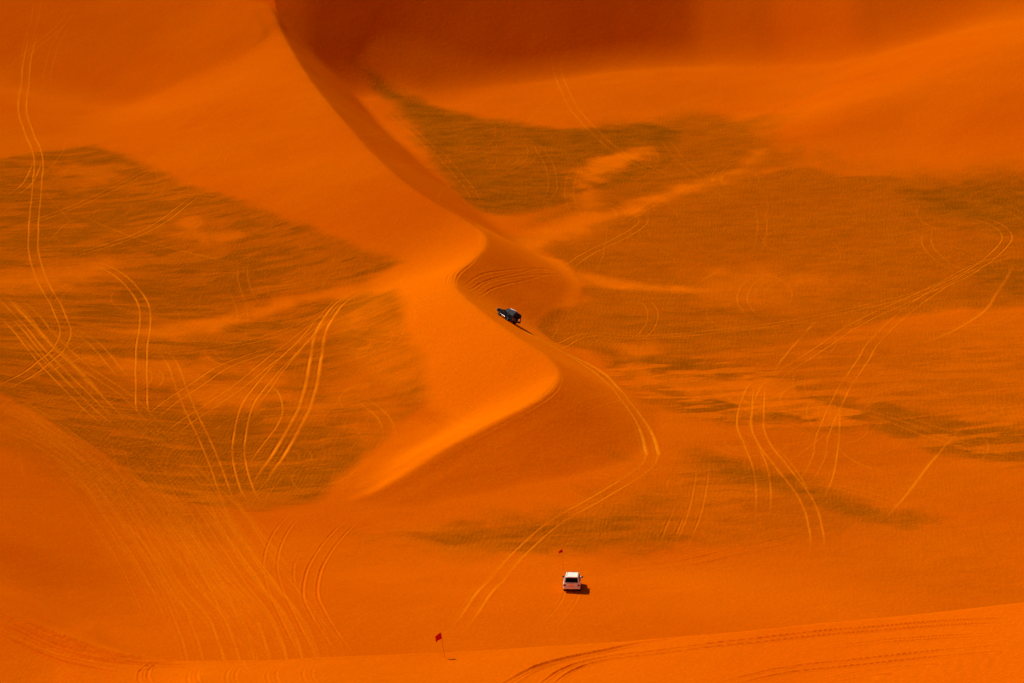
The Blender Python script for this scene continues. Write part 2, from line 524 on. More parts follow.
TR = [
    # left basin
    ([(34, 30), (26, 70), (22, 108), (28, 130), (35, 148), (38, 164), (36, 190), (34, 215), (33, 245), (36, 265), (44, 285), (54, 302), (62, 320), (64, 334), (58, 348), (46, 360), (28, 374), (0, 388)], .95, .08, {}),
    ([(0, 200), (16, 192), (28, 181), (35, 168), (37, 158)], .85, .06, {}),
    ([(0, 232), (40, 219), (75, 206), (110, 190), (138, 176), (160, 165)], .85, .06, {}),
    ([(60, 258), (90, 250), (115, 242), (140, 233), (165, 219), (185, 204), (203, 191)], .95, .07, {}),
    ([(0, 234), (25, 240), (48, 239), (58, 230), (70, 222), (95, 212), (106, 202)], .4, .04, {'pair': False}),
    ([(78, 214), (110, 228), (140, 240), (180, 250), (230, 262), (262, 268)], .5, .04, {'pair': False}),
    ([(40, 185), (52, 200), (70, 220), (92, 230)], .4, .04, {'pair': False}),
    ([(80, 262), (100, 265), (117, 274), (131, 286), (141, 300), (144, 318), (143, 335), (141, 352), (140, 378), (141, 405), (146, 420)], .95, .08, {}),
    ([(0, 312), (24, 338), (45, 364), (70, 390), (92, 412), (110, 428)], .9, .07, {}),
    ([(0, 296), (22, 318), (46, 345), (72, 372), (98, 398), (120, 420)], .9, .07, {}),
    ([(8, 300), (34, 326), (58, 352), (82, 374), (108, 402)], .9, .07, {'pair': False, 'width': .4}),
    ([(0, 290), (26, 308), (52, 338), (78, 362), (104, 380), (130, 398), (155, 425)], .7, .05, {}),
    ([(20, 330), (40, 352), (60, 372), (85, 396)], .8, .06, {}),
    ([(68, 332), (84, 336), (100, 350), (114, 367), (126, 380)], .9, .07, {}),
    ([(0, 387), (30, 378), (55, 368), (90, 356), (120, 352)], .6, .04, {'pair': False}),
    ([(0, 362), (40, 362), (90, 356), (130, 352)], .55, .04, {}),
    ([(150, 348), (162, 352), (172, 364), (180, 386), (188, 406), (199, 430), (210, 456), (220, 480), (228, 500)], .8, .06, {'gauge': 1.5}),
    ([(148, 418), (172, 400), (200, 382), (228, 364), (262, 352), (290, 344)], .9, .07, {}),
    ([(368, 288), (350, 296), (336, 306), (325, 322), (318, 340), (314, 362), (309, 388), (302, 410), (290, 434), (274, 460), (258, 484)], 1.0, .1, {'width': .32}),
    ([(350, 292), (332, 306), (310, 332), (288, 356), (264, 382), (247, 404), (241, 424), (238, 450), (241, 472), (248, 492), (256, 504)], .95, .08, {}),
    ([(336, 306), (312, 326), (288, 346), (262, 366), (238, 386), (212, 404), (188, 420), (168, 436)], .95, .08, {}),
    ([(345, 300), (310, 320), (270, 336), (235, 344), (196, 350), (150, 356)], .75, .05, {}),
    ([(345, 304), (322, 326), (300, 350), (282, 372), (268, 392), (252, 410)], .7, .06, {'pair': False}),
    ([(264, 378), (278, 392), (283, 408), (278, 424), (266, 440), (254, 456), (248, 470)], .8, .06, {'pair': False}),
    ([(330, 332), (352, 320), (380, 308), (402, 300)], .5, .06, {}),
    ([(322, 368), (352, 358), (390, 346), (418, 338)], .4, .08, {}),
    ([(330, 376), (370, 364), (420, 350)], .3, .08, {}),
    ([(345, 392), (368, 404), (382, 416), (388, 430), (388, 442)], .5, .04, {}),
    ([(210, 300), (250, 292), (300, 284), (350, 276), (380, 268)], .3, .05, {}),
    ([(120, 268), (180, 268), (256, 270), (310, 262)], .4, .04, {'pair': False}),
    ([(290, 492), (320, 486), (345, 478), (358, 466)], .6, .05, {'pair': False}),
    ([(205, 455), (250, 458), (320, 456), (352, 460)], .4, .04, {'pair': False}),
    ([(130, 507), (190, 508), (230, 507), (270, 507)], .15, .14, {'gauge': 4.2}),
    ([(0, 487), (30, 491), (60, 497), (95, 500)], .1, .14, {'gauge': 1.2}),
    # lower valley
    ([(306, 510), (288, 522), (276, 540), (270, 560), (272, 582), (280, 604), (296, 634), (306, 656)], .25, .12, {}),
    ([(368, 506), (346, 526), (326, 548), (314, 570), (311, 592), (318, 612), (334, 638), (346, 656)], .25, .13, {}),
    ([(305, 545), (296, 560), (294, 580), (302, 600), (318, 620)], .2, .08, {'pair': False}),
    # right side: the climb of the black car
    ([(511, 322), (530, 334), (554, 347), (580, 361), (604, 377), (622, 397), (638, 419), (648, 438), (653, 456)], 1.35, .08, {'fade_in': .5, 'fade_out': 1, 'width': .3}),
    ([(513, 323), (524, 331), (538, 339), (552, 346), (570, 356), (590, 368)], 1.9, .08, {'pair': False, 'width': .6, 'fade_in': .5, 'fade_out': 14}),
    ([(653, 452), (648, 464), (634, 475), (612, 489), (585, 505), (560, 519), (536, 537), (514, 558), (492, 584), (470, 612), (452, 634)], .8, .07, {'fade_in': 1, 'width': .26}),
    ([(460, 285), (478, 292), (495, 302), (512, 314)], .5, .08, {}),
    ([(466, 290), (480, 281), (498, 276), (520, 273), (548, 272), (568, 274)], .3, .09, {}),
    ([(468, 294), (484, 287), (502, 281), (526, 276), (560, 273), (590, 276)], .3, .09, {}),
    ([(464, 285), (478, 276), (500, 271), (530, 270)], .2, .08, {'pair': False}),
    ([(452, 290), (450, 281), (455, 271), (466, 262)], .1, .10, {'gauge': 1.0}),
    ([(458, 290), (456, 282), (461, 273), (474, 262), (482, 252)], .1, .14, {'pair': False}),
    ([(556, 366), (559, 378), (553, 391), (536, 404), (512, 417), (484, 432), (458, 446)], .25, .07, {'gauge': .9}),
    ([(566, 268), (580, 258), (596, 249), (618, 239), (634, 230), (643, 222), (640, 215), (630, 213)], .8, .06, {}),
    ([(600, 278), (640, 284), (690, 290), (720, 292), (726, 286), (720, 281)], .5, .04, {}),
    ([(530, 340), (580, 336), (640, 337), (700, 333), (760, 326), (815, 317), (870, 305), (930, 290), (960, 277), (986, 261), (1002, 246), (1006, 236), (998, 226), (984, 220), (970, 216)], .75, .06, {}),
    ([(762, 388), (790, 367), (820, 348), (846, 330), (876, 314), (906, 300), (940, 284), (976, 266), (1024, 250)], .85, .07, {}),
    ([(770, 380), (780, 362), (796, 342), (812, 324), (824, 314)], .6, .05, {'pair': False, 'width': .3}),
    ([(1013, 262), (1008, 274), (997, 292), (985, 310), (968, 322), (945, 334), (918, 345)], .65, .05, {'pair': False, 'width': .36}),
    ([(985, 262), (945, 284), (915, 304), (890, 325), (872, 344), (860, 364), (846, 384), (838, 400), (829, 418), (822, 438), (819, 456), (810, 474), (798, 488)], .75, .06, {}),
    ([(840, 398), (839, 424), (837, 452), (832, 478), (820, 506)], .8, .06, {'pair': False}),
    ([(770, 376), (754, 386), (746, 406), (744, 426), (752, 446), (760, 470), (763, 492), (762, 516)], .85, .07, {'gauge': 1.9}),
    ([(760, 384), (757, 408), (758, 430), (766, 448), (780, 466), (796, 486), (808, 506), (815, 530), (817, 552)], .9, .08, {}),
    ([(764, 440), (784, 456), (800, 478), (812, 500)], .7, .06, {'pair': False}),
    ([(956, 422), (956, 432), (944, 446), (926, 468), (906, 494), (884, 520)], .85, .06, {'pair': False, 'width': .3}),
    ([(830, 398), (862, 410), (892, 420), (922, 432), (960, 444), (1024, 462)], .6, .05, {}),
    ([(800, 398), (850, 412), (900, 418), (960, 436), (1024, 440)], .5, .05, {}),
    ([(990, 410), (1024, 428)], .5, .05, {}),
    ([(800, 478), (850, 490), (900, 504), (930, 514)], .4, .05, {}),
    ([(680, 548), (692, 518), (700, 486), (702, 462)], .5, .08, {}),
    ([(664, 548), (674, 524), (682, 504)], .4, .08, {}),
    ([(690, 470), (740, 482), (800, 490)], .2, .06, {}),
    ([(410, 536), (470, 552), (540, 565), (610, 569), (680, 564), (740, 551), (790, 540), (824, 530)], .05, .14, {'gauge': 2.4}),
    ([(440, 562), (520, 571), (620, 574), (720, 570), (800, 560)], .05, .08, {'gauge': 1.6}),
    ([(572, 590), (566, 606), (552, 622), (534, 636)], .2, .05, {'fade_in': .5}),
    ([(556, 58), (560, 80), (570, 102), (584, 120), (600, 137), (616, 150), (640, 164), (672, 178)], .5, .05, {}),
    ([(1024, 306), (1000, 322), (960, 330)], .4, .05, {}),
    # rings left by turning cars on the olive floors
    ([(386, 108), (410, 130), (440, 155), (462, 180), (478, 204)], .35, .07, {}),
    ([(470, 208), (520, 206), (548, 196), (552, 176), (540, 150), (520, 138)], .35, .06, {}),
    ([(480, 180), (510, 172), (530, 158), (526, 142), (500, 140), (470, 152)], .3, .06, {}),
    ([(480, 172), (505, 166), (520, 154)], .35, .06, {}),
    ([(586, 330), (610, 342), (640, 336), (652, 318), (645, 302), (620, 296)], .35, .06, {}),
    ([(545, 338), (556, 330), (553, 318)], .3, .05, {'pair': False}),
    ([(870, 238), (900, 236), (930, 228), (950, 220)], .5, .05, {}),
    ([(900, 222), (940, 214), (965, 208), (985, 214)], .3, .04, {}),
    ([(690, 235), (700, 250), (725, 262), (760, 262)], .25, .04, {}),
    # upper left dune
    ([(82, -6), (62, 24), (36, 46), (0, 76)], .4, .07, {}),
    ([(38, -6), (34, 20), (26, 48), (22, 74)], .3, .06, {}),
    ([(70, 20), (56, 44), (48, 70), (46, 92)], .3, .06, {}),
    ([(178, 143), (208, 121), (240, 102), (282, 92)], .2, .06, {}),
    ([(168, 132), (196, 112), (232, 90)], .15, .05, {}),
    ([(150, 116), (180, 104), (220, 74), (242, 48)], .15, .04, {}),
    ([(216, 168), (224, 152), (231, 138)], .15, .08, {}),
    ([(250, 174), (288, 158), (318, 150), (340, 144)], .15, .08, {}),
    ([(150, 138), (196, 130), (240, 122), (290, 106)], .1, .04, {}),
    ([(412, 236), (414, 228)], .1, .1, {'gauge': .8}),
    # foreground dune
    ([(496, 690), (530, 671), (562, 660), (600, 652), (640, 644), (690, 638)], .0, .3, {'gauge': .5, 'width': .3}),
    ([(540, 690), (568, 670), (604, 659), (660, 652), (760, 640), (860, 630), (960, 622), (1030, 620)], .0, .24, {'gauge': 1.3}),
    ([(700, 690), (780, 671), (860, 662), (940, 653), (1030, 646)], .0, .24, {}),
    ([(780, 690), (880, 672), (1030, 662)], .05, .12, {}),
    ([(800, 652), (900, 640), (1030, 634)], .05, .14, {'gauge': .8}),
    ([(430, 690), (500, 676), (560, 672)], .05, .06, {}),
    ([(-10, 606), (30, 628), (70, 644), (110, 655), (150, 662), (200, 664)], .0, .42, {'gauge': 1.3, 'width': .36}),
    ([(-10, 614), (30, 636), (70, 650), (110, 660), (146, 664)], .0, .42, {'gauge': 1.4, 'width': .36}),
    ([(-10, 624), (40, 648), (90, 663), (140, 672)], .0, .3, {}),
    ([(148, 690), (143, 676), (148, 667), (164, 664), (190, 664)], .15, .2, {'gauge': .9}),
    ([(196, 690), (192, 676), (198, 667), (218, 664)], .2, .14, {'gauge': .9}),
    ([(236, 690), (231, 676), (238, 666), (258, 662)], .2, .1, {'gauge': .9}),
    ([(276, 690), (272, 676), (278, 665)], .15, .1, {'gauge': .9}),
    ([(316, 690), (308, 676), (312, 663)], .15, .1, {'gauge': .9}),
]
for pix, c_, d_, kw in TR:
    right = pix[0][0] > 590 and pix[0][1] < 500
    track(pix, c_ * (.78 if right else 1), d_ * (.7 if right else 1), **{**({'width': .19} if right else {}), **kw})

# the fan of old tracks coming down the slope on the lower left
gA = np.array([(-30, 418), (30, 440), (80, 476), (118, 520), (150, 572), (182, 622), (206, 656)], float)
gB = np.array([(100, 392), (150, 430), (196, 474), (236, 520), (280, 574), (326, 626), (360, 660)], float)
for k in range(64):
    f = rng.random() ** .9
    g = gA * (1 - f) + gB * f
    g = g + rng.normal(0, 9, (1, 2)) + rng.normal(0, 3, g.shape)
    g[:, 0] += np.linspace(rng.normal(0, 24), rng.normal(0, 26), 7)
    a = rng.integers(0, 3); b = rng.integers(5, 8)
    track(g[a:b], float(rng.uniform(.08, .5)), float(rng.uniform(.025, .06)), pair=bool(rng.random() < .6), width=float(rng.uniform(.15, .24)), fade_in=14, fade_out=14)
gC = np.array([(-30, 395), (20, 412), (70, 446), (110, 486), (140, 520)], float)
for k in range(14):
    g = gC + np.array([[0, rng.uniform(-18, 34)]]) + rng.normal(0, 2.5, gC.shape)
    track(g, float(rng.uniform(.2, .55)), float(rng.uniform(.03, .05)), pair=bool(rng.random() < .5), fade_in=14, fade_out=14)
# faint crossing tracks all over the floors
for k in range(210):
    cx_, cy_ = [(120, 330), (240, 300), (200, 430), (700, 260), (820, 300), (900, 400), (760, 430), (600, 500), (500, 160), (640, 180), (930, 230), (330, 400), (60, 360), (150, 385), (270, 440), (320, 330), (110, 430), (90, 230), (860, 440)][k % 19]
    p0 = np.array([cx_ + rng.normal(0, 60), cy_ + rng.normal(0, 22)])
    a = rng.uniform(0, math.tau); cv = rng.normal(0, .5)
    pts = [p0]
    for j in range(5):
        pts.append(pts[-1] + np.array([math.cos(a) * 26, math.sin(a) * 11])); a += cv
    track(np.array(pts), float(rng.uniform(.12, .45)), .03, pair=bool(rng.random() < .6), width=.18, fade_in=10, fade_out=10)

lump = .85 + .3 * fbm(vx / .9, vy / .9, 2, 77)
vz = vz + (rut + np.where(rut < -.02, berm * .3, berm)) * lump
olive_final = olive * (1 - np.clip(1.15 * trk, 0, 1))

verts = np.empty((len(vx), 3), F32)
verts[:, 0], verts[:, 1], verts[:, 2] = vx, vy, vz
i = (np.arange(NR - 1)[:, None] * NC + np.arange(NC - 1)[None, :]).ravel()
quads = np.stack([i, i + 1, i + NC + 1, i + NC], 1).astype(np.int32)
me = bpy.data.meshes.new('desert_terrain')
me.vertices.add(len(verts)); me.vertices.foreach_set('co', verts.ravel())
me.loops.add(quads.size); me.loops.foreach_set('vertex_index', quads.ravel())
me.polygons.add(len(quads))
me.polygons.foreach_set('loop_start', np.arange(0, quads.size, 4, dtype=np.int32))
me.polygons.foreach_set('use_smooth', np.ones(len(quads), bool))
me.update(calc_edges=True)
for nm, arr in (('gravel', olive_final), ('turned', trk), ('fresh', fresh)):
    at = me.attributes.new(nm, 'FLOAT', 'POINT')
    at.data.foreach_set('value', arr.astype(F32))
terrain = bpy.data.objects.new('desert_terrain', me)
col.objects.link(terrain)
terrain['kind'] = 'structure'
terrain['label'] = 'rippled orange sand dunes and olive valley floor crossed by wheel tracks'
terrain['category'] = 'desert'


# ------------------------------------------------------------------ materials
def mat(name, rgb, rough=.5, metal=0., spec=.5, coat=0.):
    m = bpy.data.materials.new(name); m.use_nodes = True
    b = m.node_tree.nodes['Principled BSDF']
    b.inputs['Base Color'].default_value = (*rgb, 1)
    b.inputs['Roughness'].default_value = rough
    b.inputs['Metallic'].default_value = metal
    b.inputs['Specular IOR Level'].default_value = spec
    b.inputs['Coat Weight'].default_value = coat
    return m


def dusty(name, rgb, dust, rough=.4, metal=0., coat=0., scale=3.):
    """paint with a little wind-blown sand on it"""
    m = mat(name, rgb, rough, metal, coat=coat)
    nt = m.node_tree; b = nt.nodes['Principled BSDF']
    tc = nt.nodes.new('ShaderNodeTexCoord')
    n = nt.nodes.new('ShaderNodeTexNoise'); n.inputs['Scale'].default_value = scale; n.inputs['Detail'].default_value = 5
    r = nt.nodes.new('ShaderNodeMapRange'); r.inputs['From Min'].default_value = .35; r.inputs['From Max'].default_value = .75
    r.inputs['To Max'].default_value = dust
    mx = nt.nodes.new('ShaderNodeMix'); mx.data_type = 'RGBA'
    b.inputs['Specular IOR Level'].default_value = .5 if rgb[0] > .1 else .03
    mx.inputs['A'].default_value = (*rgb, 1); mx.inputs['B'].default_value = (.45, .2, .06, 1)
    L = nt.links.new
    L(tc.outputs['Object'], n.inputs['Vector']); L(n.outputs['Fac'], r.inputs['Value'])
    L(r.outputs['Result'], mx.inputs['Factor']); L(mx.outputs['Result'], b.inputs['Base Color'])
    return m


def sand_material():
    m = bpy.data.materials.new('sand'); m.use_nodes = True
    nt = m.node_tree; N = nt.nodes.new; L = nt.links.new
    b = nt.nodes['Principled BSDF']
    b.inputs['Roughness'].default_value = .95
    b.inputs['Specular IOR Level'].default_value = 0
    b.inputs['Diffuse Roughness'].default_value = .6
    geo = N('ShaderNodeNewGeometry')
    grav = N('ShaderNodeAttribute'); grav.attribute_name = 'gravel'
    turn = N('ShaderNodeAttribute'); turn.attribute_name = 'turned'
    frs = N('ShaderNodeAttribute'); frs.attribute_name = 'fresh'

    def mapping(scale, rot=0):
        mp = N('ShaderNodeMapping'); mp.inputs['Scale'].default_value = scale; mp.inputs['Rotation'].default_value = (0, 0, rot)
        L(geo.outputs['Position'], mp.inputs['Vector']); return mp.outputs['Vector']

    def noise(vec, scale, detail=4, rough=.55):
        n = N('ShaderNodeTexNoise'); n.inputs['Scale'].default_value = scale; n.inputs['Detail'].default_value = detail
        n.inputs['Roughness'].default_value = rough; L(vec, n.inputs['Vector']); return n.outputs['Fac']

    def rng_(v, a, b_, c, d):
        r = N('ShaderNodeMapRange'); L(v, r.inputs['Value'])
        for k, x in zip(('From Min', 'From Max', 'To Min', 'To Max'), (a, b_, c, d)):
            r.inputs[k].default_value = x
        return r.outputs['Result']

    def math_(op, a, b_):
        n = N('ShaderNodeMath'); n.operation = op
        for k, v in enumerate((a, b_)):
            if isinstance(v, (int, float)): n.inputs[k].default_value = v
            else: L(v, n.inputs[k])
        return n.outputs[0]

    def mix(f, a, b_, blend='MIX'):
        n = N('ShaderNodeMix'); n.data_type = 'RGBA'; n.blend_type = blend
        for k, v in (('Factor', f), ('A', a), ('B', b_)):
            if isinstance(v, (int, float)): n.inputs[k].default_value = v
            elif isinstance(v, tuple): n.inputs[k].default_value = v
            else: L(v, n.inputs[k])
        return n.outputs['Result']

    flat = mapping((1, 1, .3))
    big = noise(flat, .035, 4)
    mid = noise(mapping((.5, .8, .3)), .5, 5, .6)
    grain = noise(flat, 3.2, 4, .65)
    # orange fine sand, with redder and yellower drifts
    orange = mix(rng_(big, .3, .7, 0, 1), SAND_A, SAND_B)
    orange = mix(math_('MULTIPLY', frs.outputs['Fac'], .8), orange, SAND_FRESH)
    orange = mix(math_('MULTIPLY', turn.outputs['Fac'], .85), orange, SAND_TURNED)
    orange = mix(rng_(turn.outputs['Fac'], .85, 1.5, 0, 1), orange, SAND_TRAIL)
    # olive gravel: mottled
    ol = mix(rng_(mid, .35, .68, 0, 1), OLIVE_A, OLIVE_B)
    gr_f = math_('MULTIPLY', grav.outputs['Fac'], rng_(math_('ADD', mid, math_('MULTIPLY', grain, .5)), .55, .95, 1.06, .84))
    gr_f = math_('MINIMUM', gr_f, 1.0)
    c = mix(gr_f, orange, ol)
    c = mix(1.0, c, rng_(grain, .3, .7, .9, 1.1), 'MULTIPLY')
    L(c, b.inputs['Base Color'])
    # ripples: bands bent by noise, deeper on the gravel
    w = N('ShaderNodeTexWave'); w.wave_type = 'BANDS'; w.bands_direction = 'X'; w.wave_profile = 'SIN'
    w.inputs['Scale'].default_value = .52; w.inputs['Distortion'].default_value = 12.0
    w.inputs['Detail'].default_value = 2.5; w.inputs['Detail Scale'].default_value = .6
    L(mapping((1, .42, .1), math.radians(14)), w.inputs['Vector'])
    streaky = noise(mapping((1.5, .55, .3), math.radians(10)), 1.0, 4, .6)
    fine_n = noise(mapping((.8, .8, .4)), 1.6, 5, .62)
    rip = math_('ADD', math_('MULTIPLY', w.outputs['Fac'], rng_(big, .35, .7, .008, .026)), math_('MULTIPLY', streaky, .12))
    rip = math_('MULTIPLY', rip, rng_(grav.outputs['Fac'], 0, .8, .12, 1.0))
    rip = math_('ADD', rip, math_('MULTIPLY', fine_n, rng_(grav.outputs['Fac'], 0, .8, .06, .15)))
    w3 = N('ShaderNodeTexWave'); w3.wave_type = 'BANDS'; w3.bands_direction = 'Y'
    w3.inputs['Scale'].default_value = .8; w3.inputs['Distortion'].default_value = 10.0
    w3.inputs['Detail'].default_value = 3; w3.inputs['Detail Scale'].default_value = .5
    L(mapping((.35, 1, .1), math.radians(-16)), w3.inputs['Vector'])
    rip = math_('ADD', rip, math_('MULTIPLY', w3.outputs['Fac'], rng_(mid, .4, .65, .001, .008)))
    bp = N('ShaderNodeBump'); bp.inputs['Strength'].default_value = 1.0; bp.inputs['Distance'].default_value = 1.0
    L(rip, bp.inputs['Height']); L(bp.outputs['Normal'], b.inputs['Normal'])
    return m


SAND_TRAIL = (.90, .34, .035, 1)
SAND_A = (.645, .098, .0002, 1)
SAND_B = (.69, .119, .0002, 1)
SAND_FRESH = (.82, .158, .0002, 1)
SAND_TURNED = (.86, .225, .002, 1)
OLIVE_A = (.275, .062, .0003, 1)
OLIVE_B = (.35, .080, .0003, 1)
me.materials.append(sand_material())


# ------------------------------------------------------------------ vehicles
def link_mesh(name, bm, material, parent=None, smooth_=False, bevel=0.):
    bmesh.ops.recalc_face_normals(bm, faces=bm.faces)
    m = bpy.data.meshes.new(name); bm.to_mesh(m); bm.free()
    for mm in (material if isinstance(material, (list, tuple)) else [material]):
        m.materials.append(mm)
    if smooth_:
        for p in m.polygons: p.use_smooth = True
    o = bpy.data.objects.new(name, m); col.objects.link(o)
    if parent: o.parent = parent
    if bevel:
        b = o.modifiers.new('bevel', 'BEVEL'); b.width = bevel; b.segments = 2; b.limit_method = 'ANGLE'; b.angle_limit = math.radians(35)
    return o


def box(bm, c, s, rot=None):
    r = bmesh.ops.create_cube(bm, size=1)
    M = Matrix.Translation(c) @ (rot or Matrix()) @ Matrix.Diagonal((*s, 1))
    bmesh.ops.transform(bm, matrix=M, verts=r['verts']); return r['verts']


def cyl(bm, p0, p1, r, r2=None, seg=24):
    p0, p1 = Vector(p0), Vector(p1); d = p1 - p0
    v = bmesh.ops.create_cone(bm, cap_ends=True, segments=seg, radius1=r, radius2=r if r2 is None else r2, depth=d.length)['verts']
    M = Matrix.Translation((p0 + p1) / 2) @ d.to_track_quat('Z', 'Y').to_matrix().to_4x4()
    bmesh.ops.transform(bm, matrix=M, verts=v); return v


def lathe(bm, prof, axis_pt, seg=32):
    """revolve (x offset along axle, radius) profile about the X axis through axis_pt"""
    ringv = []
    for k in range(seg):
        a = math.tau * k / seg
        ringv.append([bm.verts.new((axis_pt[0] + x, axis_pt[1] + r * math.cos(a), axis_pt[2] + r * math.sin(a))) for x, r in prof])
    for k in range(seg):
        A, B = ringv[k], ringv[(k + 1) % seg]
        for j in range(len(prof) - 1):
            bm.faces.new((A[j], A[j + 1], B[j + 1], B[j]))


def loft(bm, sections):
    """closed cross-section loops (lists of 3D points) joined front to back, ends capped"""
    R = [[bm.verts.new(p) for p in s] for s in sections]
    n = len(R[0])
    for a, b in zip(R, R[1:]):
        for j in range(n):
            bm.faces.new((a[j], a[(j + 1) % n], b[(j + 1) % n], b[j]))
    bm.faces.new(R[0]); bm.faces.new(R[-1][::-1])


def panel(bm, pts, n, th=.012):
    """thin solid pane with corners pts, pushed out along n"""
    n = Vector(n).normalized()
    a = [bm.verts.new(Vector(p) - n * th * .6) for p in pts]; b = [bm.verts.new(Vector(p) + n * th * .4) for p in pts]
    k = len(pts)
    bm.faces.new(a[::-1]); bm.faces.new(b)
    for j in range(k):
        bm.faces.new((a[j], a[(j + 1) % k], b[(j + 1) % k], b[j]))


def suv(name, label, paint, opts):
    """five-door off-road car, nose towards local +Y, wheels standing on z = 0"""
    root = bpy.data.objects.new(name, None); col.objects.link(root)
    root.empty_display_size = .5
    root['label'] = label; root['category'] = 'car'
    Lh, Wh = opts['len'] / 2, opts['wid'] / 2
    belt, roof, sill = opts['belt'], opts['roof'], .46
    wr = opts['wheel_r']
    ax = (Lh - .93, -Lh + 1.08)
    # body side outline from nose to tail with wheel arches, extruded in several steps so the flanks curve
    def outline(grow):
        pts = []
        hood_z = belt - .06
        top = [(Lh - .02, .80), (Lh, .92), (Lh - .06, hood_z - .14), (Lh - .30, hood_z - .04), (Lh - 1.25, hood_z + .03), (Lh - 1.42, belt),
               (0, belt + .01), (-Lh + .35, belt + .02), (-Lh + .06, belt), (-Lh, belt - .12), (-Lh - .03, .82), (-Lh - .05, .70), (-Lh - .02, .52), (-Lh + .12, .44)]
        pts += top
        def arch(cy):
            R = wr + .07; out = []
            a0 = math.asin((sill - wr) / R) if abs(sill - wr) < R else 0
            for k in range(11):
                a = math.pi - a0 - (math.pi - 2 * a0) * k / 10
                out.append((cy + R * math.cos(a), wr + R * math.sin(a)))
            return out
        pts += [(ax[1] - wr - .1, sill)] + arch(ax[1]) + [(ax[0] - wr - .12, sill)] + arch(ax[0]) + [(Lh - .16, .46), (Lh - .04, .56)]
        return pts
    prof = outline(0)
    bm = bmesh.new()
    secs = []
    for x, k in ((-Wh, .0), (-Wh + .05, .0), (-Wh + .16, 1), (Wh - .16, 1), (Wh - .05, 0), (Wh, 0)):
        s = []
        for (y, z) in prof:
            edge = abs(abs(x) - Wh) < 1e-6
            yy, zz = y, z
            if edge:
                yy = y * .985 if abs(y) > Lh - .3 else y
                if z > belt - .2: zz = z - .045
            s.append((x, yy, zz))
        secs.append(s)
    loft(bm, secs)
    bmesh.ops.triangulate(bm, faces=[f for f in bm.faces if len(f.verts) > 4])
    body = link_mesh('body', bm, paint, root, bevel=.018)
    # lower frame and floor, dark
    bm = bmesh.new()
    box(bm, (0, 0, .42), (Wh * 2 - .5, Lh * 2 - .7, .2))
    for s in (-1, 1):
        box(bm, (s * (Wh - .02), (ax[0] + ax[1]) / 2, .40), (.12, ax[0] - ax[1] - 2 * wr - .3, .07))
    for cy in ax:
        cyl(bm, (-Wh + .2, cy, wr), (Wh - .2, cy, wr), .07)
    link_mesh('chassis', bm, M['rubber'], root, bevel=.01)
    # cabin with tapered sides
    yf0, yf1 = Lh - 1.38, Lh - 2.02       # foot and head of the windscreen
    yr0, yr1 = -Lh + .06, -Lh + opts['rear_rake']
    wb, wt = Wh - .07, Wh - .24
    def cs(z, f):
        return None
    bm = bmesh.new()
    S = []
    # loops around the cabin at rising height
    for t in (0, .45, .86, .96, 1.0):
        z = belt - .03 + (roof - belt + .03) * t
        w = wb + (wt - wb) * t - (.06 if t == 1.0 else .012 if t > .9 else 0)
        yf = yf0 + (yf1 - yf0) * t - (.14 if t == 1.0 else .03 if t > .9 else 0)
        yr = yr0 + (yr1 - yr0) * t + (.10 if t == 1.0 else .02 if t > .9 else 0)
        bul = .05
        S.append([(-w, yf - .06, z), (-w * .6, yf + bul * .6, z), (0, yf + bul, z), (w * .6, yf + bul * .6, z), (w, yf - .06, z),
                  (w + .012, (yf + yr) / 2, z), (w, yr + .05, z), (w * .6, yr, z), (0, yr - .01, z), (-w * .6, yr, z), (-w, yr + .05, z), (-w - .012, (yf + yr) / 2, z)])
    loft(bm, S)
    bmesh.ops.triangulate(bm, faces=[f for f in bm.faces if len(f.verts) > 4])
    link_mesh('cabin', bm, paint, root, bevel=.015)

    def lerp(t):
        z = belt - .03 + (roof - belt + .03) * t
        return z, wb + (wt - wb) * t, yf0 + (yf1 - yf0) * t, yr0 + (yr1 - yr0) * t
    z0, w0, f0, r0 = lerp(.12); z1, w1, f1, r1 = lerp(.84)
    # glass
    bm = bmesh.new()
    panel(bm, [(-w0 * .88, f0 + .012, z0), (w0 * .88, f0 + .012, z0), (w1 * .88, f1 + .016, z1), (-w1 * .88, f1 + .016, z1)], (0, 1, .7), .05)
    link_mesh('windscreen', bm, M['glass'], root)
    bm = bmesh.new()
    panel(bm, [(-w0 * .84, r0 - .014, z0 + .04), (w0 * .84, r0 - .014, z0 + .04), (w1 * .84, r1 - .012, z1), (-w1 * .84, r1 - .012, z1)], (0, -1, .15), .04)
    link_mesh('rear_window', bm, M['glass'], root)
    # side windows, three a side
    span_ = [(f0 - .22, f1 - .06, .3), (0, 0, 0)]
    for s in (-1, 1):
        cuts0 = [f0 - .26, .22, -Lh + 1.42, r0 + .28]
        cuts1 = [f1 - .10, .22, -Lh + 1.42, r1 + .20]
        for k in range(3):
            a0, b0, a1, b1 = cuts0[k] - .04, cuts0[k + 1] + .04, cuts1[k] - .04, cuts1[k + 1] + .04
            bm = bmesh.new()
            X0, X1 = s * (w0 + .014), s * (w1 + .014)
            panel(bm, [(X0, a0, z0), (X0, b0, z0), (X1, b1, z1), (X1, a1, z1)], (s, 0, .25), .035)
            link_mesh('side_window', bm, M['glass'], root)
        # door handles and an optional bar added for highlights along the sill
        for yh in (.34, -.82):
            bm = bmesh.new(); box(bm, (s * (Wh + .012), yh, belt - .17), (.03, .2, .035))
            link_mesh('door_handle', bm, opts.get('handle', M['chrome']), root, bevel=.008)
        if opts.get('step'):
            bm = bmesh.new(); box(bm, (s * (Wh + .05), (ax[0] + ax[1]) / 2, .44), (.14, ax[0] - ax[1] - 2 * wr - .2, .04)); link_mesh('side_glint_bar', bm, M['alloy'], root, bevel=.01)  # metal bar put on for the bright lines along the side
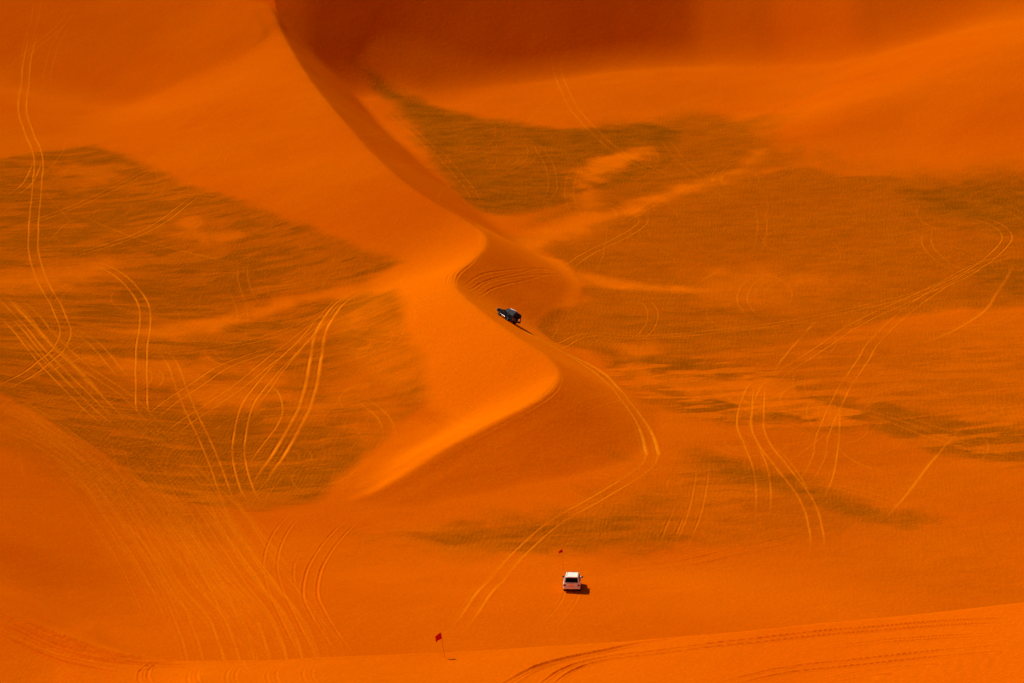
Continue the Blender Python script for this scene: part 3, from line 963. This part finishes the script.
        # door mirror
        bm = bmesh.new()
        box(bm, (s * (Wh + .12), f0 - .22, belt + .10), (.22, .14, .19))
        box(bm, (s * (Wh - .02), f0 - .20, belt + .04), (.16, .06, .06))
        link_mesh('mirror', bm, opts['mirror'], root, bevel=.03)
    # bumpers
    bm = bmesh.new(); box(bm, (0, -Lh - .05, .62), (Wh * 2 - .06, .20, .20)); link_mesh('rear_bumper', bm, opts['bumper'], root, bevel=.04)
    bm = bmesh.new(); box(bm, (0, Lh + .02, .60), (Wh * 2 - .06, .20, .26)); link_mesh('front_bumper', bm, opts['bumper'], root, bevel=.04)
    bm = bmesh.new(); box(bm, (0, Lh + .005, .87), (Wh * 1.1, .06, .2))
    for k in range(3): box(bm, (0, Lh + .04, .80 + .07 * k), (Wh * 1.08, .02, .02))
    link_mesh('grille', bm, M['trim'], root)
    for s in (-1, 1):
        bm = bmesh.new(); box(bm, (s * (Wh - .24), Lh - .02, .89), (.36, .08, .17)); link_mesh('headlight', bm, M['lamp'], root, bevel=.02)
        bm = bmesh.new(); box(bm, (s * (Wh - .17), -Lh - .012, belt - .22), (.30, .06, .20)); link_mesh('tail_light', bm, M['red_lamp'], root, bevel=.02)
    # tailgate details
    bm = bmesh.new(); box(bm, (0, -Lh - .045, belt - .10), (1.0, .03, .05)); link_mesh('tailgate_trim', bm, opts['gate_trim'], root, bevel=.008)
    bm = bmesh.new(); box(bm, (opts.get('plate_x', 0), -Lh - .052, .84), (.52, .02, .15)); link_mesh('number_plate', bm, opts['plate'], root, bevel=.005)
    bm = bmesh.new(); box(bm, (0, yr1 + .02, roof - .02), (wt * 1.5, .22, .035)); link_mesh('spoiler', bm, paint, root, bevel=.012)
    bm = bmesh.new(); cyl(bm, (-.1, -Lh - .075, belt + .08), (.42, -Lh + .0, belt + .16), .012, seg=8); link_mesh('rear_wiper', bm, M['rubber'], root)
    # roof rails
    for s in (-1, 1):
        bm = bmesh.new()
        cyl(bm, (s * (wt - .10), f1 - .35, roof + .055), (s * (wt - .10), r1 + .3, roof + .055), .02, seg=10)
        for yy in (f1 - .4, 0, r1 + .4): box(bm, (s * (wt - .10), yy, roof + .02), (.04, .12, .07))
        link_mesh('roof_rail', bm, opts['rail'], root)
    if opts.get('rack'):
        bm = bmesh.new()
        for k in range(5): cyl(bm, (-wt + .1, f1 - .45 - .42 * k, roof + .08), (wt - .1, f1 - .45 - .42 * k, roof + .08), .018, seg=8)
        link_mesh('roof_rack', bm, opts['rail'], root)
        bm = bmesh.new(); box(bm, (0, f1 - .62, roof + .11), (.95, .62, .04)); link_mesh('roof_glint_panel', bm, M['roof_glint'], root, bevel=.015)  # pale panel added as the sunlit glint on the front of the roof
    if opts.get('spare'):
        o = bpy.data.objects
        bm = bmesh.new()
        lathe(bm, [(-.10, .0), (-.10, .28), (-.07, .345), (.07, .345), (.10, .30), (.10, .0)], (0, 0, 0), 28)
        bmesh.ops.transform(bm, matrix=Matrix.Translation((.22, -Lh - .17, .98)) @ Matrix.Rotation(math.radians(90), 4, 'Z'), verts=bm.verts)
        sp = link_mesh('spare_wheel', bm, M['rubber'], root, smooth_=True)
        bm = bmesh.new()
        lathe(bm, [(-.012, .0), (-.012, .2), (.012, .2), (.012, .0)], (0, 0, 0), 24)
        bmesh.ops.transform(bm, matrix=Matrix.Translation((.22, -Lh - .285, .98)) @ Matrix.Rotation(math.radians(90), 4, 'Z'), verts=bm.verts)
        link_mesh('cover', bm, M['cover'], sp)
    # wheels
    for cy in ax:
        for s in (-1, 1):
            cx0 = s * (Wh - .14)
            wh = bpy.data.objects.new('wheel', None); col.objects.link(wh); wh.parent = root; wh.location = (cx0, cy, wr)
            bm = bmesh.new()
            lathe(bm, [(-.12, wr * .62), (-.13, wr * .8), (-.11, wr * .96), (-.06, wr), (.06, wr), (.11, wr * .96), (.13, wr * .8), (.12, wr * .62)], (0, 0, 0), 36)
            link_mesh('tyre', bm, M['rubber'], wh, smooth_=True)
            bm = bmesh.new()
            lathe(bm, [(-.10, wr * .64), (-.02, wr * .58), (s * .03, .08), (s * .05, .0)], (0, 0, 0), 30)
            lathe(bm, [(-.115, wr * .63), (.115, wr * .63)], (0, 0, 0), 30)
            for k in range(6):
                a = math.tau * k / 6
                box(bm, (s * .07, .12 * math.cos(a) + .03 * math.cos(a), .15 * math.sin(a)), (.03, .06, wr * .55), Matrix.Rotation(a - math.pi / 2, 4, 'X'))
            link_mesh('rim', bm, opts['rim'], wh)
    return root


M = {
    'white': dusty('white_paint', (.80, .83, .68), .10, .28, coat=.5),
    'black': dusty('black_paint', (.003, .003, .003), .01, .5),
    'glass': mat('tinted_glass', (.003, .003, .003), .3, spec=.12),
    'rubber': mat('rubber', (.006, .006, .006), .9, spec=.2),
    'trim': mat('black_trim', (.02, .02, .02), .5),
    'chrome': mat('chrome', (.75, .75, .74), .2, 1.0),
    'alloy': mat('alloy', (.45, .45, .45), .35, .9),
    'dark_rim': mat('dark_rim', (.05, .05, .05), .5),
    'lamp': mat('lamp_glass', (.7, .7, .7), .12, spec=.7),
    'red_lamp': mat('red_lamp_glass', (.16, .006, .004), .2),
    'plate_yellow': mat('yellow_plate', (.80, .36, .04), .45),
    'plate_white': mat('white_plate', (.8, .8, .76), .45),
    'plate_dusty': mat('dusty_plate', (.10, .07, .04), .7),
    'roof_glint': mat('pale_roof_glint', (.75, .72, .66), .4),  # highlight on the roof, given as a pale colour
    'cover': mat('pale_cover', (.85, .83, .76), .4),
    'flag': mat('red_cloth', (.50, .004, .003), .9, spec=.1),
    'pole': mat('cane', (.20, .055, .012), .7),
}


def place_on_ground(root, x, y, heading, half=1.4, track_=.85):
    """stand on four wheels: heading is the direction of the nose, radians from +Y towards +X"""
    fx, fy = math.sin(heading), math.cos(heading)
    rx, ry = math.cos(heading), -math.sin(heading)
    zf = [ground_z(x + fx * a * half + rx * b * track_, y + fy * a * half + ry * b * track_) for a in (1, -1) for b in (1, -1)]
    f = Vector((fx, fy, (zf[0] + zf[1] - zf[2] - zf[3]) / (4 * half))).normalized()
    r = Vector((rx, ry, (zf[0] - zf[1] + zf[2] - zf[3]) / (4 * track_))).normalized()
    u = r.cross(f).normalized(); r = f.cross(u)
    root.matrix_world = Matrix(((r.x, f.x, u.x, x), (r.y, f.y, u.y, y), (r.z, f.z, u.z, sum(zf) / 4 - .05), (0, 0, 0, 1)))


white = suv('off_road_car', 'white off-road car seen from behind driving away across the sand valley', M['white'],
            dict(len=4.85, wid=1.96, belt=1.13, roof=1.86, wheel_r=.38, rear_rake=.34, mirror=M['trim'], bumper=M['white'], gate_trim=M['chrome'],
                 plate=M['plate_yellow'], rail=M['white'], rim=M['alloy'], handle=M['white']))
(wx, wy), = ground_xy([(572.4, 588.0)])
place_on_ground(white, wx, wy, math.radians(3.5))
black = suv('off_road_car', 'black off-road car with roof rack climbing the dune flank just below the crest', M['black'],
            dict(len=4.2, wid=1.78, belt=1.10, roof=1.74, wheel_r=.39, rear_rake=.14, mirror=M['black'], bumper=M['trim'], gate_trim=M['trim'],
                 plate=M['plate_dusty'], plate_x=-.45, rail=M['trim'], rim=M['dark_rim'], rack=True, spare=True, step=True, handle=M['trim']))  # step is the bar added for side highlights
(kx, ky), = ground_xy([(506.6, 319.6)])
place_on_ground(black, kx, ky, math.radians(-33))


# ------------------------------------------------------------------ marker flags
def marker_flag(label, x, y, lean, tall, w, h, seed):
    z = ground_z(x, y)
    root = bpy.data.objects.new('marker_flag', None); col.objects.link(root)
    root.location = (x, y, z); root['label'] = label; root['category'] = 'flag'; root['group'] = 'red marker flags on canes'
    top = Vector((lean, 0, tall))
    bm = bmesh.new(); cyl(bm, Vector((0, 0, -.3)) - top * .0, top, .017, .010, 10)
    bmesh.ops.create_uvsphere(bm, u_segments=10, v_segments=6, radius=.018, matrix=Matrix.Translation(top))
    link_mesh('pole', bm, M['pole'], root, smooth_=True)
    bm = bmesh.new()
    nx_, nz_ = 14, 10
    rnd = random.Random(seed)
    ph = rnd.random() * 6
    grid = []
    for j in range(nz_ + 1):
        row = []
        for i_ in range(nx_ + 1):
            u, v = i_ / nx_, j / nz_
            att = top * (1 - .02) - Vector((lean / tall, 0, 1)).normalized() * (v * h)
            droop = .35 * u * u * h + .25 * u * h
            row.append(bm.verts.new(att + Vector((-u * w * .88, .06 * math.sin(u * 7 + v * 2 + ph) * u ** .5 - .10 * u, -droop + .03 * math.sin(v * 5 + u * 4 + ph) * u))))
        grid.append(row)
    for j in range(nz_):
        for i_ in range(nx_):
            bm.faces.new((grid[j][i_], grid[j][i_ + 1], grid[j + 1][i_ + 1], grid[j + 1][i_]))
    r = bmesh.ops.solidify(bm, geom=bm.faces[:], thickness=.008)
    link_mesh('cloth', bm, M['flag'], root, smooth_=True)
    return root


(f1x, f1y), = ground_xy([(445, 657)])
marker_flag('red flag on a thin cane at the brink of the foreground dune', f1x, f1y, -.38, 2.55, .66, .62, 1)
(f2x, f2y), = ground_xy([(563, 569)])
marker_flag('red flag on a thin cane out on the sand beyond the white car', f2x, f2y, -.05, 2.5, .55, .34, 2)

# ------------------------------------------------------------------ light
SUN_EL, SUN_AZ = math.radians(44), math.radians(-46)      # azimuth from +Y (away from the camera) towards +X
to_sun = Vector((math.sin(SUN_AZ) * math.cos(SUN_EL), math.cos(SUN_AZ) * math.cos(SUN_EL), math.sin(SUN_EL)))
sun_d = bpy.data.lights.new('sun', 'SUN'); sun_d.energy = 4.8; sun_d.angle = math.radians(.53); sun_d.color = (1, .94, .85)
sun = bpy.data.objects.new('sun', sun_d); col.objects.link(sun)
sun.rotation_euler = to_sun.to_track_quat('Z', 'Y').to_euler()
sun.location = (0, 300, 300)
w = bpy.data.worlds.new('World'); scene.world = w; w.use_nodes = True
nt = w.node_tree
sky = nt.nodes.new('ShaderNodeTexSky'); sky.sky_type = 'NISHITA'; sky.sun_disc = False
sky.sun_elevation = SUN_EL; sky.sun_rotation = SUN_AZ
sky.dust_density = 1.0; sky.air_density = .55
nt.links.new(sky.outputs['Color'], nt.nodes['Background'].inputs['Color'])
nt.nodes['Background'].inputs['Strength'].default_value = .05

vs = scene.view_settings
vs.view_transform = 'Standard'; vs.look = 'None'; vs.gamma = 1.0; vs.exposure = 0.48; vs.use_curve_mapping = False
scene.render.engine = 'CYCLES'
scene.cycles.max_bounces = 5
